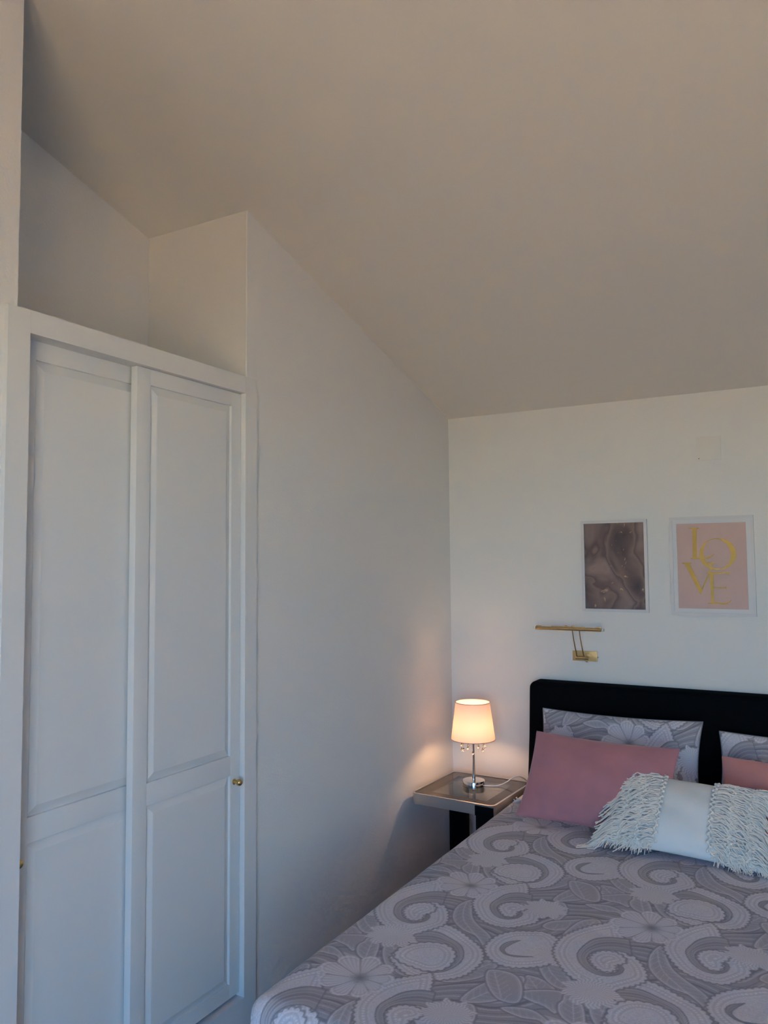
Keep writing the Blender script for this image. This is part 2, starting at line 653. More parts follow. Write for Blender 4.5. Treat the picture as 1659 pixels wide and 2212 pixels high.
def make_door(y0, y1, xs, knob_y, knob_z, lab):
    z0, z1 = OZ0 + 0.012, OZ1 + 0.012 if xs < -0.02 else OZ1 - 0.001
    sl, sr = 0.052, 0.046
    t = 0.024
    pz = ((0.178, 0.822), (0.884, 2.016))
    a, b = y0 + sl, y1 - sr
    mb = MB()
    e = 0.0012
    mb.box(xs - t, xs, y0 - yc, a - yc, z0, z1, e)
    mb.box(xs - t, xs, b - yc, y1 - yc, z0, z1, e)
    for q0, q1 in ((z0, pz[0][0]), (pz[0][1], pz[1][0]), (pz[1][1], z1)):
        mb.box(xs - t, xs - 0.0002, a - yc - 0.002, b - yc + 0.002, q0, q1, 0.0008)
    mb.box(xs - t, xs - 0.012, a - yc, b - yc, pz[0][0] - 0.01, pz[1][1] + 0.01)
    d = mb.build('door', WHITE_LACQ, wd)
    d['label'] = lab
    for q0, q1 in pz:
        raised_panel(a - yc, b - yc, q0, q1, xs).build('panel', WHITE_LACQ, d, smooth=None)
    k = MB()
    prof = [(0.0085, 0.0), (0.0095, 0.001), (0.0095, 0.003), (0.0060, 0.005), (0.0052, 0.010), (0.0060, 0.013),
            (0.0088, 0.0155), (0.0105, 0.019), (0.0110, 0.0225), (0.0100, 0.0265), (0.0075, 0.0295), (0.003, 0.0312)]
    k.lathe(prof, (xs, knob_y - yc, knob_z), 24, 'x')
    kb = k.build('knob', BRASS, d)
    kb['label'] = 'small round brass knob'
    return d


make_door(-2.443, -1.990, -0.036, -2.428, 0.790, 'white panelled sliding door running behind the other')
make_door(-2.088, -1.636, -0.004, -1.664, 0.800, 'white panelled sliding door in front, brass knob on its right stile')

# ------------------------------------------------------------------ damask pattern (woven motif tile)
TW, TH = 0.545, 0.622
PXM = 0.00125
NXT, NYT = int(round(TW / PXM)), int(round(TH / PXM))
tile = np.zeros((NYT, NXT))
MOT = {
 'S_out': [(.013,.177),(-.014,.172),(-.043,.156),(-.068,.123),(-.079,.081),(-.084,.041),(-.079,.013),(-.062,-.019),(-.038,-.043),(-.012,-.054),(.013,-.051),(.032,-.035),(.042,-.016),(.043,.007),(.033,.024),(.014,.031)],
 'S_in': [(.042,.091),(.015,.095),(-.01,.087),(-.033,.072),(-.049,.048),(-.051,.016),(-.039,-.007),(-.022,-.026),(-.001,-.037),(.018,-.032),(.028,-.018),(.029,.002),(.021,.023),(.014,.031)],
 'S_lace': [(-.039,.245),(-.071,.221),(-.101,.183),(-.131,.125),(-.141,.073),(-.137,.018),(-.119,-.021),(-.098,-.05),(-.071,-.08),(-.041,-.097),(-.008,-.105),(.025,-.102),(.047,-.091),(.065,-.065),(.083,-.037),(.094,-.012),(.09,.018),(.069,.058),(.043,.086),(.023,.093)],
 'leaf1': [(-.162,.014),(-.159,-.042),(-.142,-.092),(-.111,-.135),(-.078,-.159),(-.053,-.16),(-.035,-.156),(-.053,-.108),(-.088,-.067),(-.119,-.027),(-.145,.023)],
 'rib1': [(-.155,.009),(-.138,-.037),(-.116,-.088),(-.088,-.117),(-.053,-.14)],
 'leaf2': [(.095,.178),(.079,.12),(.089,.059),(.118,.014),(.159,-.014),(.196,-.021),(.225,-.046),(.25,-.072),(.244,-.023),(.229,.003),(.179,.04),(.146,.074),(.123,.116)],
 'rib2': [(.091,.147),(.107,.092),(.132,.044),(.169,.006),(.22,-.036)],
 'leaf3': [(-.154,-.148),(-.13,-.14),(-.102,-.146),(-.073,-.166),(-.057,-.202),(-.055,-.244),(-.075,-.232),(-.105,-.214),(-.134,-.205)],
 'leaf4': [(-.146,.394),(-.104,.429),(-.049,.45),(-.036,.364),(-.069,.373),(-.111,.379)],
 'leaf5': [(-.155,.323),(-.12,.345),(-.075,.346),(-.016,.309),(.015,.296),(-.03,.294),(-.059,.316),(-.099,.31)],
 'leaf6': [(.019,-.161),(.018,-.198),(.034,-.234),(.065,-.271),(.103,-.297),(.142,-.298),(.107,-.277),(.078,-.246),(.058,-.208),(.054,-.166)],
 'leaf7': [(-.263,.268),(-.237,.294),(-.207,.299),(-.182,.249),(-.182,.197),(-.198,.181),(-.222,.22)],
 'leaf8': [(-.204,.17),(-.154,.204),(-.104,.239),(-.046,.26),(-.071,.221),(-.115,.169),(-.174,.123),(-.214,.129)],
 'O_blob': [(.068,-.221),(.064,-.18),(.085,-.136),(.117,-.113),(.156,-.11),(.19,-.136),(.204,-.177),(.196,-.215),(.166,-.237),(.127,-.237),(.095,-.237)],
 'O_out': [(.04,-.092),(.069,-.066),(.102,-.055),(.141,-.065),(.187,-.086),(.217,-.128),(.227,-.171),(.212,-.22),(.18,-.243),(.139,-.237)],
 'O_in': [(.077,-.127),(.101,-.119),(.131,-.11),(.168,-.117),(.198,-.15),(.204,-.183),(.197,-.217),(.17,-.234),(.139,-.237)],
 'O_lace': [(.075,-.027),(.102,-.016),(.137,-.022),(.195,-.049),(.238,-.078),(.264,-.127),(.263,-.187),(.249,-.231),(.209,-.267),(.16,-.283),(.116,-.272),(.088,-.253),(.063,-.218)],
 'C_lace': [(.353,.092),(.315,.071),(.279,.045),(.251,.001),(.247,-.054),(.272,-.098),(.307,-.121),(.349,-.122),(.39,-.1),(.418,-.067),(.425,-.002),(.4,.062)],
 'C_out': [(.314,.015),(.285,-.01),(.279,-.046),(.302,-.072),(.338,-.076),(.375,-.055)],
 'C_in': [(.315,.013),(.3,-.019),(.295,-.048),(.315,-.068),(.35,-.062),(.374,-.051)],
 'pais': [(-.037,-.164),(-.046,-.182),(-.042,-.204),(-.045,-.225),(-.035,-.252),(-.015,-.272),(.01,-.28),(.03,-.27),(.021,-.235),(.004,-.198),(-.01,-.191),(-.015,-.164)],
}


def window_of(pts, pad):
    x0, y0 = pts.min(0) - pad
    x1, y1 = pts.max(0) + pad
    ix = np.arange(int(x0 / PXM) - 1, int(x1 / PXM) + 2)
    iy = np.arange(int(y0 / PXM) - 1, int(y1 / PXM) + 2)
    X, Y = np.meshgrid((ix + .5) * PXM, (iy + .5) * PXM)
    return ix, iy, X, Y


def seg_dist(X, Y, pts, closed):
    """distance to a polyline and arc length of the nearest point."""
    n = len(pts)
    best = np.full(X.shape, 1e9)
    arc = np.zeros(X.shape)
    s = 0.0
    for i in range(n if closed else n - 1):
        a, b = pts[i], pts[(i + 1) % n]
        d = b - a
        L = math.hypot(*d)
        if L < 1e-9:
            continue
        t = np.clip(((X - a[0]) * d[0] + (Y - a[1]) * d[1]) / (L * L), 0, 1)
        dd = np.hypot(X - a[0] - t * d[0], Y - a[1] - t * d[1])
        k = dd < best
        best = np.where(k, dd, best)
        arc = np.where(k, s + t * L, arc)
        s += L
    return best, arc


def inside(X, Y, pts):
    c = np.zeros(X.shape, bool)
    n = len(pts)
    for i in range(n):
        (xa, ya), (xb, yb) = pts[i], pts[(i + 1) % n]
        if ya == yb:
            continue
        c ^= ((ya > Y) != (yb > Y)) & (X < (xb - xa) * (Y - ya) / (yb - ya) + xa)
    return c


def put(ix, iy, val, mask):
    """mask 0..1 blends val into the wrapped tile."""
    J, I = np.ix_(iy % NYT, ix % NXT)
    cur = tile[J, I]
    tile[J, I] = cur * (1 - mask) + val * mask


def sstep(a, b, x):
    t = np.clip((x - a) / (b - a), 0, 1)
    return t * t * (3 - 2 * t)


def draw_leaf(pts, rib=None, fill=0.42):
    P = spline(pts, 4, True)
    ix, iy, X, Y = window_of(P, 0.012)
    d, s = seg_dist(X, Y, P, True)
    sd_ = np.where(inside(X, Y, P), -d, d)
    val = np.full(X.shape, fill)
    if rib is None:
        i0 = int(np.argmin(P[:, 1]))
        far = P[int(np.argmax(((P - P[i0]) ** 2).sum(1)))]
        rib = [P[i0] * .9 + far * .1, (P[i0] + far) / 2, far * .9 + P[i0] * .1]
    Rb = spline(rib, 5)
    dr, sr_ = seg_dist(X, Y, Rb, False)
    vein = (np.abs(((sr_ - dr * 0.9) / 0.020) % 1.0 - .5) < 0.07) & (dr < 0.026)
    val = np.where(vein, 0.62, val)
    val = np.where(dr < 0.0014, 0.75, val)
    edge = np.exp(-((sd_ + 0.0035) / 0.0016) ** 2)
    edge2 = np.exp(-((sd_ + 0.0085) / 0.0012) ** 2)
    val = val * (1 - edge) + 0.88 * edge
    val = val * (1 - .6 * edge2) + 0.75 * .6 * edge2
    put(ix, iy, 0.06, sstep(0.006, 0.001, sd_) * 0.9)
    put(ix, iy, val, sstep(0.0008, -0.0008, sd_))


def draw_lace(pts, closed=True, scal=0.017, fill=0.84):
    P = spline(pts, 4, closed)
    ix, iy, X, Y = window_of(P, 0.014)
    d, s = seg_dist(X, Y, P, True)
    sd_ = np.where(inside(X, Y, P), -d, d)
    sc_ = np.abs(np.sin(math.pi * s / scal)) * 0.0055
    sd2 = sd_ - sc_
    w1, w2 = np.sin(X * 310 + np.sin(Y * 230) * 2.2), np.sin(Y * 290 + np.sin(X * 250) * 2.2)
    val = fill - 0.06 + 0.13 * np.sin(X * 620 + w2 * 1.6) * np.sin(Y * 590 + w1 * 1.6)
    val = np.where(np.abs(w1 * w2) < .06, 0.96, val)
    beads = (np.hypot(((s / 0.0105) % 1 - .5) * 1.0, (sd_ + 0.016) / 0.0105) < .34)
    band = (sd_ < -0.0095) & (sd_ > -0.0225)
    val = np.where(band, 0.70, val)
    val = np.where(beads, 1.0, val)
    for q_, wd_, tv in ((0.0045, .0011, .98), (0.0080, .0011, .55), (0.0240, .0011, .55), (0.0275, .0011, .97)):
        ln = np.exp(-((sd_ + q_) / wd_) ** 2)
        val = val * (1 - .8 * ln) + tv * .8 * ln
    put(ix, iy, 0.05, sstep(0.008, 0.003, sd2) * 0.85)
    put(ix, iy, val, sstep(0.0008, -0.0008, sd2))


def draw_swirl(o, i, spacing=0.0085):
    Po, Pi = spline(o, 5), spline(i, 5)
    poly = np.vstack([Po, Pi[::-1]])
    ix, iy, X, Y = window_of(poly, 0.006)
    din = inside(X, Y, poly)
    d, s = seg_dist(X, Y, poly, True)
    sd_ = np.where(din, -d, d)
    do, so = seg_dist(X, Y, Po, False)
    di, si = seg_dist(X, Y, Pi, False)
    f = do / (do + di + 1e-6)
    wdt = do + di
    val = 0.30 + 0.10 * np.sin(f * 9)
    for k in (0.16, 0.34, 0.55, 0.75):
        ln = np.exp(-(((f - k) * wdt) / 0.0013) ** 2) * sstep(0.012, 0.03, wdt)
        val = val * (1 - ln) + 0.68 * ln
    val = np.where(d < 0.0030, 0.04, val)
    put(ix, iy, val, sstep(0.0008, -0.0008, sd_))


def draw_flower(c, R, lobes, rot, asym=0.18):
    c = np.array(c)
    ix, iy, X, Y = window_of(np.array([c - R * 1.25, c + R * 1.25]), 0.01)
    dx, dy = X - c[0], Y - c[1]
    th = np.arctan2(dy, dx)
    r = np.hypot(dx, dy)
    k = np.abs(np.cos((th - rot) * lobes / 2))
    Rr = R * (0.72 + 0.28 * k ** .6) * (1 + asym * np.cos(th - rot - 2.4))
    sd_ = r - Rr
    val = 0.80 + 0.13 * np.cos(th * 46 + r * 60)
    val = np.where(np.exp(-((sd_ + 0.006) / 0.0016) ** 2) > .4, 1.0, val)
    val = np.where(np.exp(-((sd_ + 0.013) / 0.0014) ** 2) > .4, 0.60, val)
    val = np.where(k < 0.16, 0.45, val)
    ctr = np.exp(-(r / (R * .20)) ** 2)
    val = val * (1 - ctr) + 0.12 * ctr
    put(ix, iy, val, sstep(0.0015, -0.0015, sd_))


def draw_burst(c, R, ph=0.0):
    c = np.array(c)
    ix, iy, X, Y = window_of(np.array([c - R * 1.3, c + R * 1.3]), 0.01)
    dx, dy = X - c[0], Y - c[1]
    th = np.arctan2(dy, dx)
    r = np.hypot(dx, dy)
    Rr = R * (0.86 + 0.10 * np.sin(th * 9 + ph) + 0.05 * np.sin(th * 17 + 2 * ph))
    val = 0.78 + 0.20 * np.sin(th * 34 + np.sin(r * 260 + ph) * 2.2) * sstep(0.006, 0.03, r) \
        + 0.05 * np.sin(X * 900) * np.sin(Y * 820)
    put(ix, iy, val, sstep(0.002, -0.002, r - Rr))


# ground: long flowing leaf ribs
_ix = np.arange(NXT)
_iy = np.arange(NYT)
XX, YY = np.meshgrid((_ix + .5) * PXM, (_iy + .5) * PXM)
tx, ty = 2 * np.pi * XX / TW, 2 * np.pi * YY / TH
phi = (3 * tx - 6 * ty) + 2.2 * np.sin(tx + 0.6) * np.cos(ty - .4) + 1.3 * np.sin(2 * ty + tx) + .7 * np.cos(3 * tx - ty)
fr = (phi * 1.0 / (2 * np.pi) * 3) % 1.0
tile[:] = 0.34
tile[:] = np.where(np.abs(fr - .5) < .09, .62, tile)
tile[:] = np.where(fr < .10, .10, tile)
fr2 = (phi / (2 * np.pi)) % 1.0
tile[:] = np.where(fr2 < .10, .04, tile)
OFF2 = np.array((.224, .155))
for nm in ('leaf3', 'leaf4', 'leaf5', 'leaf7', 'leaf8', 'leaf6', 'pais'):
    draw_leaf(MOT[nm])
draw_leaf(MOT['leaf1'], MOT['rib1'])
draw_leaf(MOT['leaf2'], MOT['rib2'])
draw_leaf([(.30, .30), (.36, .33), (.40, .40), (.39, .47), (.34, .44), (.31, .38)])
draw_leaf([(.20, .36), (.25, .36), (.30, .42), (.31, .50), (.26, .49), (.22, .43)])
draw_leaf([(.10, .34), (.15, .33), (.19, .38), (.21, .46), (.17, .47), (.12, .42)])
draw_leaf([(.40, .10), (.45, .10), (.48, .16), (.46, .24), (.42, .22), (.40, .16)])
draw_leaf([(.30, -.16), (.36, -.15), (.40, -.19), (.42, -.26), (.37, -.27), (.32, -.22)])
draw_lace(MOT['C_lace'])
draw_swirl(MOT['C_out'], MOT['C_in'])
draw_burst((.425, -.015), .058, 1.0)
draw_lace(MOT['O_lace'])
draw_swirl(MOT['O_out'], MOT['O_in'])
draw_lace(MOT['O_blob'], scal=0.022, fill=0.86)
for off, s_ in ((OFF2, 0.86), (np.zeros(2), 1.0)):
    def T(k):
        return np.array(MOT[k]) * s_ + off
    lace = np.vstack([T('S_lace')])
    draw_lace(lace)
    draw_swirl(T('S_out'), T('S_in'))
    blob = np.array([(.03, .058), (.008, .078), (-.018, .074), (-.038, .052), (-.042, .018), (-.028, -.006), (-.006, -.026),
                     (.014, -.022), (.020, -.004), (.014, .018), (.026, .038)]) * s_ + off
    draw_lace(blob, scal=0.015, fill=0.86)
draw_burst((.004, -.135), .075, 0.0)
draw_burst((.30, .235), .070, 2.0)
draw_flower((.050, .262), .098, 9, 0.4)
tile = np.clip(tile, 0, 1)


def weave_at(x, y, p0=(.628, -1.626), a1=(.5425, -.028), a2=(.022, .621)):
    """sample the woven tile on the lattice p0 + i a1 + j a2."""
    M_ = np.linalg.inv(np.array([[a1[0], a2[0]], [a1[1], a2[1]]]))
    s = M_[0, 0] * (x - p0[0]) + M_[0, 1] * (y - p0[1])
    t = M_[1, 0] * (x - p0[0]) + M_[1, 1] * (y - p0[1])
    fx = (s % 1.0) * NXT - .5
    fy = (t % 1.0) * NYT - .5
    ix, iy = np.floor(fx).astype(int), np.floor(fy).astype(int)
    ax, ay = fx - ix, fy - iy
    g = lambda j, i: tile[j % NYT, i % NXT]
    return (g(iy, ix) * (1 - ax) * (1 - ay) + g(iy, ix + 1) * ax * (1 - ay)
            + g(iy + 1, ix) * (1 - ax) * ay + g(iy + 1, ix + 1) * ax * ay)


# ------------------------------------------------------------------ bed
BX0, BX1 = 0.475, 2.005
BY0, BY1 = -2.195, -0.125
bed = empty('bed', (1.24, -1.1, 0))
tag(bed, 'double bed with a tall black padded headboard against the back wall', 'bed')


def rel(o, p):
    o.parent = p
    o.matrix_parent_inverse = Matrix.Translation(-p.location)


# headboard: rounded top corners, slightly flared towards the bottom, softly padded front
hb_l, hb_r, hb_t = 0.440, 2.045, 0.940
out = []
for cx, cz, a0, sx in ((hb_r - .035, hb_t - .035, 0, 1), (hb_l + .035, hb_t - .035, 90, -1)):
    for k in range(9):
        a = math.radians(a0 + 90 * k / 8)
        out.append((cx + .035 * math.cos(a), cz + .035 * math.sin(a)))
out += [(hb_l - .006, .70), (hb_l - .016, .50), (hb_l - .02, .30), (hb_l - .02, .06)]
out += [(hb_r + .02, .06), (hb_r + .02, .30), (hb_r + .016, .50), (hb_r + .006, .70)]
cen = np.array([1.2425, .5])


def inset(pts, d):
    P = np.array(pts)
    n = len(P)
    q = []
    for i in range(n):
        t1 = P[i] - P[i - 1]
        t2 = P[(i + 1) % n] - P[i]
        nn = np.array([-(t1[1] / np.hypot(*t1) + t2[1] / np.hypot(*t2)), t1[0] / np.hypot(*t1) + t2[0] / np.hypot(*t2)])
        nn /= np.hypot(*nn) + 1e-9
        q.append(P[i] + nn * d)
    return q


mb = MB()
lay = [(-0.012, .006), (-0.015, 0.0), (-0.085, 0.0), (-0.096, .004), (-0.102, .011), (-0.104, .02)]
vs, fs = [], []
n = len(out)
for y, d in lay:
    vs += [(p[0], y, p[1]) for p in inset(out, d)]
for i in range(len(lay) - 1):
    for k in range(n):
        q = (k + 1) % n
        fs.append([i * n + k, i * n + q, (i + 1) * n + q, (i + 1) * n + k])
fs.append(list(range(n)))
fs.append([(len(lay) - 1) * n + k for k in range(n)][::-1])
mb.add(vs, fs)
rel(mb.build('headboard', BLACK), bed)
rel(MB().box(BX0 + .02, BX1 - .02, BY0 + .03, -0.11, 0.10, 0.24, .01).build('bed_base', BLACK), bed)
rel(MB().box(BX0 + .015, BX1 - .015, BY0 + .015, -0.11, 0.24, 0.485, .03).build('mattress', MATTR), bed)
for x in (BX0 + .08, BX1 - .08):
    for y in (BY0 + .1, -0.3):
        rel(MB().lathe([(.02, 0.0), (.025, .05), (.028, .10)], (x, y, 0), 14).build('leg', BLACKG), bed)

# bedspread: flat cloth bent over the mattress edges
R_ = 0.045
INX0, INX1, INY0 = BX0 + R_, BX1 - R_, BY0 + R_
xs_ = np.concatenate([np.arange(BX0 - .36, 1.56, .0026), np.arange(1.563, BX1 + .36, .0045)])
ys_ = np.concatenate([np.arange(BY0 - .36, -0.50, .0026), np.linspace(-0.49, -0.128, 60)])
FX, FY = np.meshgrid(xs_, ys_)
dx = np.where(FX < INX0, FX - INX0, np.where(FX > INX1, FX - INX1, 0))
dy = np.where(FY < INY0, FY - INY0, 0)
d = np.hypot(dx, dy)
arcl = R_ * math.pi / 2
dcl = np.minimum(d, arcl)
hor = R_ * np.sin(dcl / R_)
drop = R_ * (1 - np.cos(dcl / R_)) + np.maximum(d - arcl, 0) * 0.985
flare = np.maximum(d - arcl, 0) * 0.12 * np.where(d > 1e-9, (dy / np.maximum(d, 1e-9)) ** 2, 0)
ux = np.where(d > 1e-9, dx / np.maximum(d, 1e-9), 0)
uy = np.where(d > 1e-9, dy / np.maximum(d, 1e-9), 0)
fold = 0.012 * np.where(d > 1e-9, uy ** 2, 0) * np.sin((FX * uy - FY * ux) * 26 + 1.3) * sstep(0.02, 0.25, d)
PX = FX - dx + ux * (hor + flare + fold)
PY = FY - dy + uy * (hor + flare + fold)
wav = (0.0028 * np.sin(FX * 9.3 + FY * 3.1) * np.sin(FY * 6.7 - FX * 2.0) + 0.0012 * np.sin(FX * 31 + FY * 17)
       + 0.0010 * np.sin(FY * 43 - FX * 12))
PZ = 0.498 + wav * (d < arcl) - drop + 0.002
PZ = np.where(d > 0, 0.500 - drop + wav * np.exp(-d / .03), PZ)
WV = weave_at(FX, FY)
bs = grid_mesh('bedspread', np.stack([PX, PY, PZ], -1), DAMASK, weave=WV)
tag(bs, 'lilac-grey damask bedspread with pale paisley swirls covering the bed', 'bedspread')
# small crumpled fold of the white sheet beside the night table
m = MB()
for q in range(3):
    pts, rads = [], []
    for k in range(18):
        t = k / 17
        pts.append((.497 + .050 * t + .006 * q, -.452 - .020 * q - .030 * math.sin(t * 2.6 + q) + .006 * math.sin(t * 13 + q),
                    .503 + .006 * abs(math.sin(t * 6 + q * 1.7))))
        rads.append(.0015 + .0040 * math.sin(math.pi * t) * (0.6 + .4 * math.sin(k * 1.1 + q)))
    m.tube(pts, rads, 7)
rel(m.build('sheet_edge', SHEET), bed)


# ------------------------------------------------------------------ pillows and cushions
def cushion_pts(u, v, W_, H_, Tf, pw=0.55, ear=0.05, wr=0.0, ph=0.0):
    """local coordinates: x along the width, y along the height (0..H), z thickness (front +)."""
    x = W_ / 2 * u * (1 - ear * (1 - v * v))
    y = H_ / 2 + H_ / 2 * v * (1 - ear * 1.3 * (1 - u * u))
    z = Tf * np.clip((1 - u * u), 0, 1) ** pw * np.clip((1 - v * v), 0, 1) ** pw
    z = z + wr * np.sin(5 * u + 7 * v + ph) * (1 - u ** 2) * (1 - v ** 2) + wr * .7 * np.sin(13 * u * v + 3 * u + ph) * (1 - u ** 2) * (1 - v ** 2)
    c = np.exp(-((1 - np.abs(u)) ** 2 + (1 - np.abs(v)) ** 2) / .02)
    z = z + wr * 1.2 * c * np.sin(9 * (u + v) + ph)
    return x, y, z


def frame_axes(a, lean, ro=0.0):
    wv = np.array([math.cos(a) * math.cos(ro), math.sin(a) * math.cos(ro), math.sin(ro)])
    b = np.array([-math.sin(a), math.cos(a), 0])
    h = math.cos(lean) * np.array([0, 0, 1.]) + math.sin(lean) * b
    h = h - (h @ wv) * wv
    h /= np.linalg.norm(h)
    nn = np.cross(wv, h)          # points to the viewer side (-y)
    return wv, h, nn


def to_world(o, ax, x, y, z):
    wv, h, nn = ax
    return (np.array(o)[None, None, :] + x[..., None] * wv + y[..., None] * h + z[..., None] * nn)


def make_cushion(name, o, ax, W_, H_, Tf, Tb, nx, ny, material, pw=.55, ear=.05, wr=.0, ph=0., pattern=None, seam=None):
    u = np.sin(np.linspace(-1, 1, nx) * math.pi / 2 * .96) / math.sin(math.pi / 2 * .96)
    v = np.sin(np.linspace(-1, 1, ny) * math.pi / 2 * .96) / math.sin(math.pi / 2 * .96)
    if pattern is not None:
        u = np.linspace(-1, 1, nx)
        v = np.linspace(-1, 1, ny)
    U, V = np.meshgrid(u, v)
    xf, yf, zf = cushion_pts(U, V, W_, H_, Tf, pw, ear, wr, ph)
    xb, yb, zb = cushion_pts(U, V, W_, H_, Tb, pw, ear, 0, ph)
    edge = np.maximum(np.abs(U), np.abs(V)) > 0.9999
    zf = np.where(edge, 0, zf)
    Pf = to_world(o, ax, xf, yf, zf)
    Pb = to_world(o, ax, xb, yb, -zb)
    nyy, nxx = U.shape
    idx = np.arange(nyy * nxx).reshape(nyy, nxx)
    qf = np.stack([idx[:-1, :-1], idx[:-1, 1:], idx[1:, 1:], idx[1:, :-1]], -1).reshape(-1, 4)
    # the back gets its own inner points and shares the rim
    back = idx + nyy * nxx
    back = np.where(edge, idx, back)
    qb = np.stack([back[:-1, :-1], back[1:, :-1], back[1:, 1:], back[:-1, 1:]], -1).reshape(-1, 4)
    V3 = np.vstack([Pf.reshape(-1, 3), Pb.reshape(-1, 3)])
    Q = np.vstack([qf, qb])
    used = np.unique(Q)
    remap = -np.ones(len(V3), int)
    remap[used] = np.arange(len(used))
    V3 = V3[used]
    Q = remap[Q]
    org = Vector([float(t) for t in o])
    me = bpy.data.meshes.new(name)
    me.vertices.add(len(V3))
    me.vertices.foreach_set('co', (V3 - np.array(o)).reshape(-1).astype(np.float32))
    me.loops.add(Q.size)
    me.loops.foreach_set('vertex_index', Q.reshape(-1).astype(np.int32))
    me.polygons.add(len(Q))
    me.polygons.foreach_set('loop_start', np.arange(0, Q.size, 4, dtype=np.int32))
    me.polygons.foreach_set('use_smooth', np.ones(len(Q), dtype=bool))
    me.update(calc_edges=True)
    if pattern is not None:
        wv_ = np.concatenate([pattern(xf, yf).reshape(-1), pattern(xb, yb).reshape(-1)])[used]
        a = me.attributes.new('weave', 'FLOAT', 'POINT')
        a.data.foreach_set('value', wv_.astype(np.float32))
    me.materials.append(material)
    me.validate()
    ob = bpy.data.objects.new(name, me)
    COL.objects.link(ob)
    ob.location = org
    if seam is not None:
        # piped seam along the rim
        tt = np.linspace(-1, 1, 40)
        ru = np.concatenate([tt[:-1], np.ones(39), -tt[:-1], -np.ones(39)])
        rv = np.concatenate([-np.ones(39), tt[:-1], np.ones(39), -tt[:-1]])
        x, y, z = cushion_pts(ru, rv, W_, H_, 0, pw, ear, 0, 0)
        pts = to_world((0, 0, 0), ax, x[None], y[None], 0 * x[None])[0]
        mb = MB().tube([tuple(p) for p in np.vstack([pts, pts[:1]])], seam[1], 6)
        s = mb.build('seam', seam[0], ob)
    return ob


# pillow cases in the same damask
axp = frame_axes(0.0, 0.36)
p1 = make_cushion('pillow', (0.876, -0.325, 0.512), axp, 0.672, 0.350, 0.065, 0.045, 240, 130, DAMASK, pw=.5, ear=.050, wr=.008, ph=.4,
                  pattern=lambda x, y: weave_at(x + 1.19, y * 1.05 - 1.01), seam=(DAMASK, .0022))
tag(p1, 'lilac-grey damask pillow leaning on the headboard behind the dusty pink cushion', 'pillow', 'damask pillows at the headboard')
axp2 = frame_axes(-0.02, 0.42, 0.0)
p2 = make_cushion('pillow', (1.602, -0.315, 0.512), axp2, 0.672, 0.320, 0.065, 0.045, 240, 120, DAMASK, pw=.5, ear=.050, wr=.008, ph=2.1,
                  pattern=lambda x, y: weave_at(x + 1.42, y * 1.05 - 1.16), seam=(DAMASK, .0022))
tag(p2, 'lilac-grey damask pillow at the right edge behind the coral cushion', 'pillow', 'damask pillows at the headboard')
axk = frame_axes(-0.06, 0.66, -0.01)
k1 = make_cushion('cushion', (0.880, -0.745, 0.522), axk, 0.560, 0.352, 0.058, 0.050, 90, 64, PINK, pw=.55, ear=.045, wr=.004, ph=1.,
                  seam=(PINK, .002))
tag(k1, 'dusty pink velvet cushion leaning on the pillow nearest the lamp', 'cushion', 'plain pink cushions')
axk2 = frame_axes(-0.05, 0.55, 0.0)
k2 = make_cushion('cushion', (1.575, -0.555, 0.520), axk2, 0.560, 0.275, 0.055, 0.045, 90, 64, PINK2, pw=.55, ear=.045, wr=.004, ph=2.,
                  seam=(PINK2, .002))
tag(k2, 'coral pink cushion behind the fringed one, cut off by the right edge of the photo', 'cushion', 'plain pink cushions')

# fringed boho cushion
FW, FH, FTf, FTb = 0.500, 0.318, 0.066, 0.016
axf = frame_axes(0.003, 0.979, -0.035)
fo = (1.222, -0.865, 0.518)
fc = make_cushion('fringed_cushion', fo, axf, FW, FH, FTf, FTb, 80, 56, COTTON, pw=.5, ear=.04, wr=.003, ph=.2)
tag(fc, 'cream cushion with knotted fringes and a plain white middle band', 'cushion')


def fpos(u, v, off=0.0):
    """point just above the front of the fringed cushion, relative to its origin; beyond the rim it hangs down."""
    uc = max(-1.0, min(1.0, u))
    vc = max(-1.0, min(1.0, v))
    x, y, z = cushion_pts(np.array([[uc]]), np.array([[vc]]), FW, FH, FTf, .5, .04, 0, 0)
    p = to_world((0, 0, 0), axf, x, y, z + off)[0, 0]
    if abs(u) > 1:
        e = (abs(u) - 1) * FW / 2
        p = p + axf[0] * (math.copysign(1, u) * e) + np.array([0, -.15 * e, -.55 * e])
    if abs(v) > 1:
        e = (abs(v) - 1) * FH / 2
        p = p + axf[1] * (math.copysign(1, v) * e)
    p = p.copy()
    p[2] = max(p[2], 0.5055 - fo[2] + abs(off) * .3)
    return p


strands = MB()
knots = MB()


def strand(u0, v0, du, dv, n=8, r=0.0021, off=0.006):
    a, b, c_ = random.uniform(0, 6), random.uniform(.6, 1.5), random.uniform(-.5, .5)
    pts = []
    for i in range(n):
        t = i / (n - 1)
        u = u0 + du * t
        v = v0 + dv * t * t + .040 * math.sin(a + t * 10 * b) * (.3 + t) + c_ * .06 * t
        pts.append(fpos(u, v, off * (0.55 + .9 * math.sin(math.pi * min(1, t * 1.15) * .8)) + .0012 * math.sin(a * 3 + t * 12)))
    strands.tube([tuple(p) for p in pts], [r * (1 - .35 * i / (n - 1)) for i in range(n)], 4)


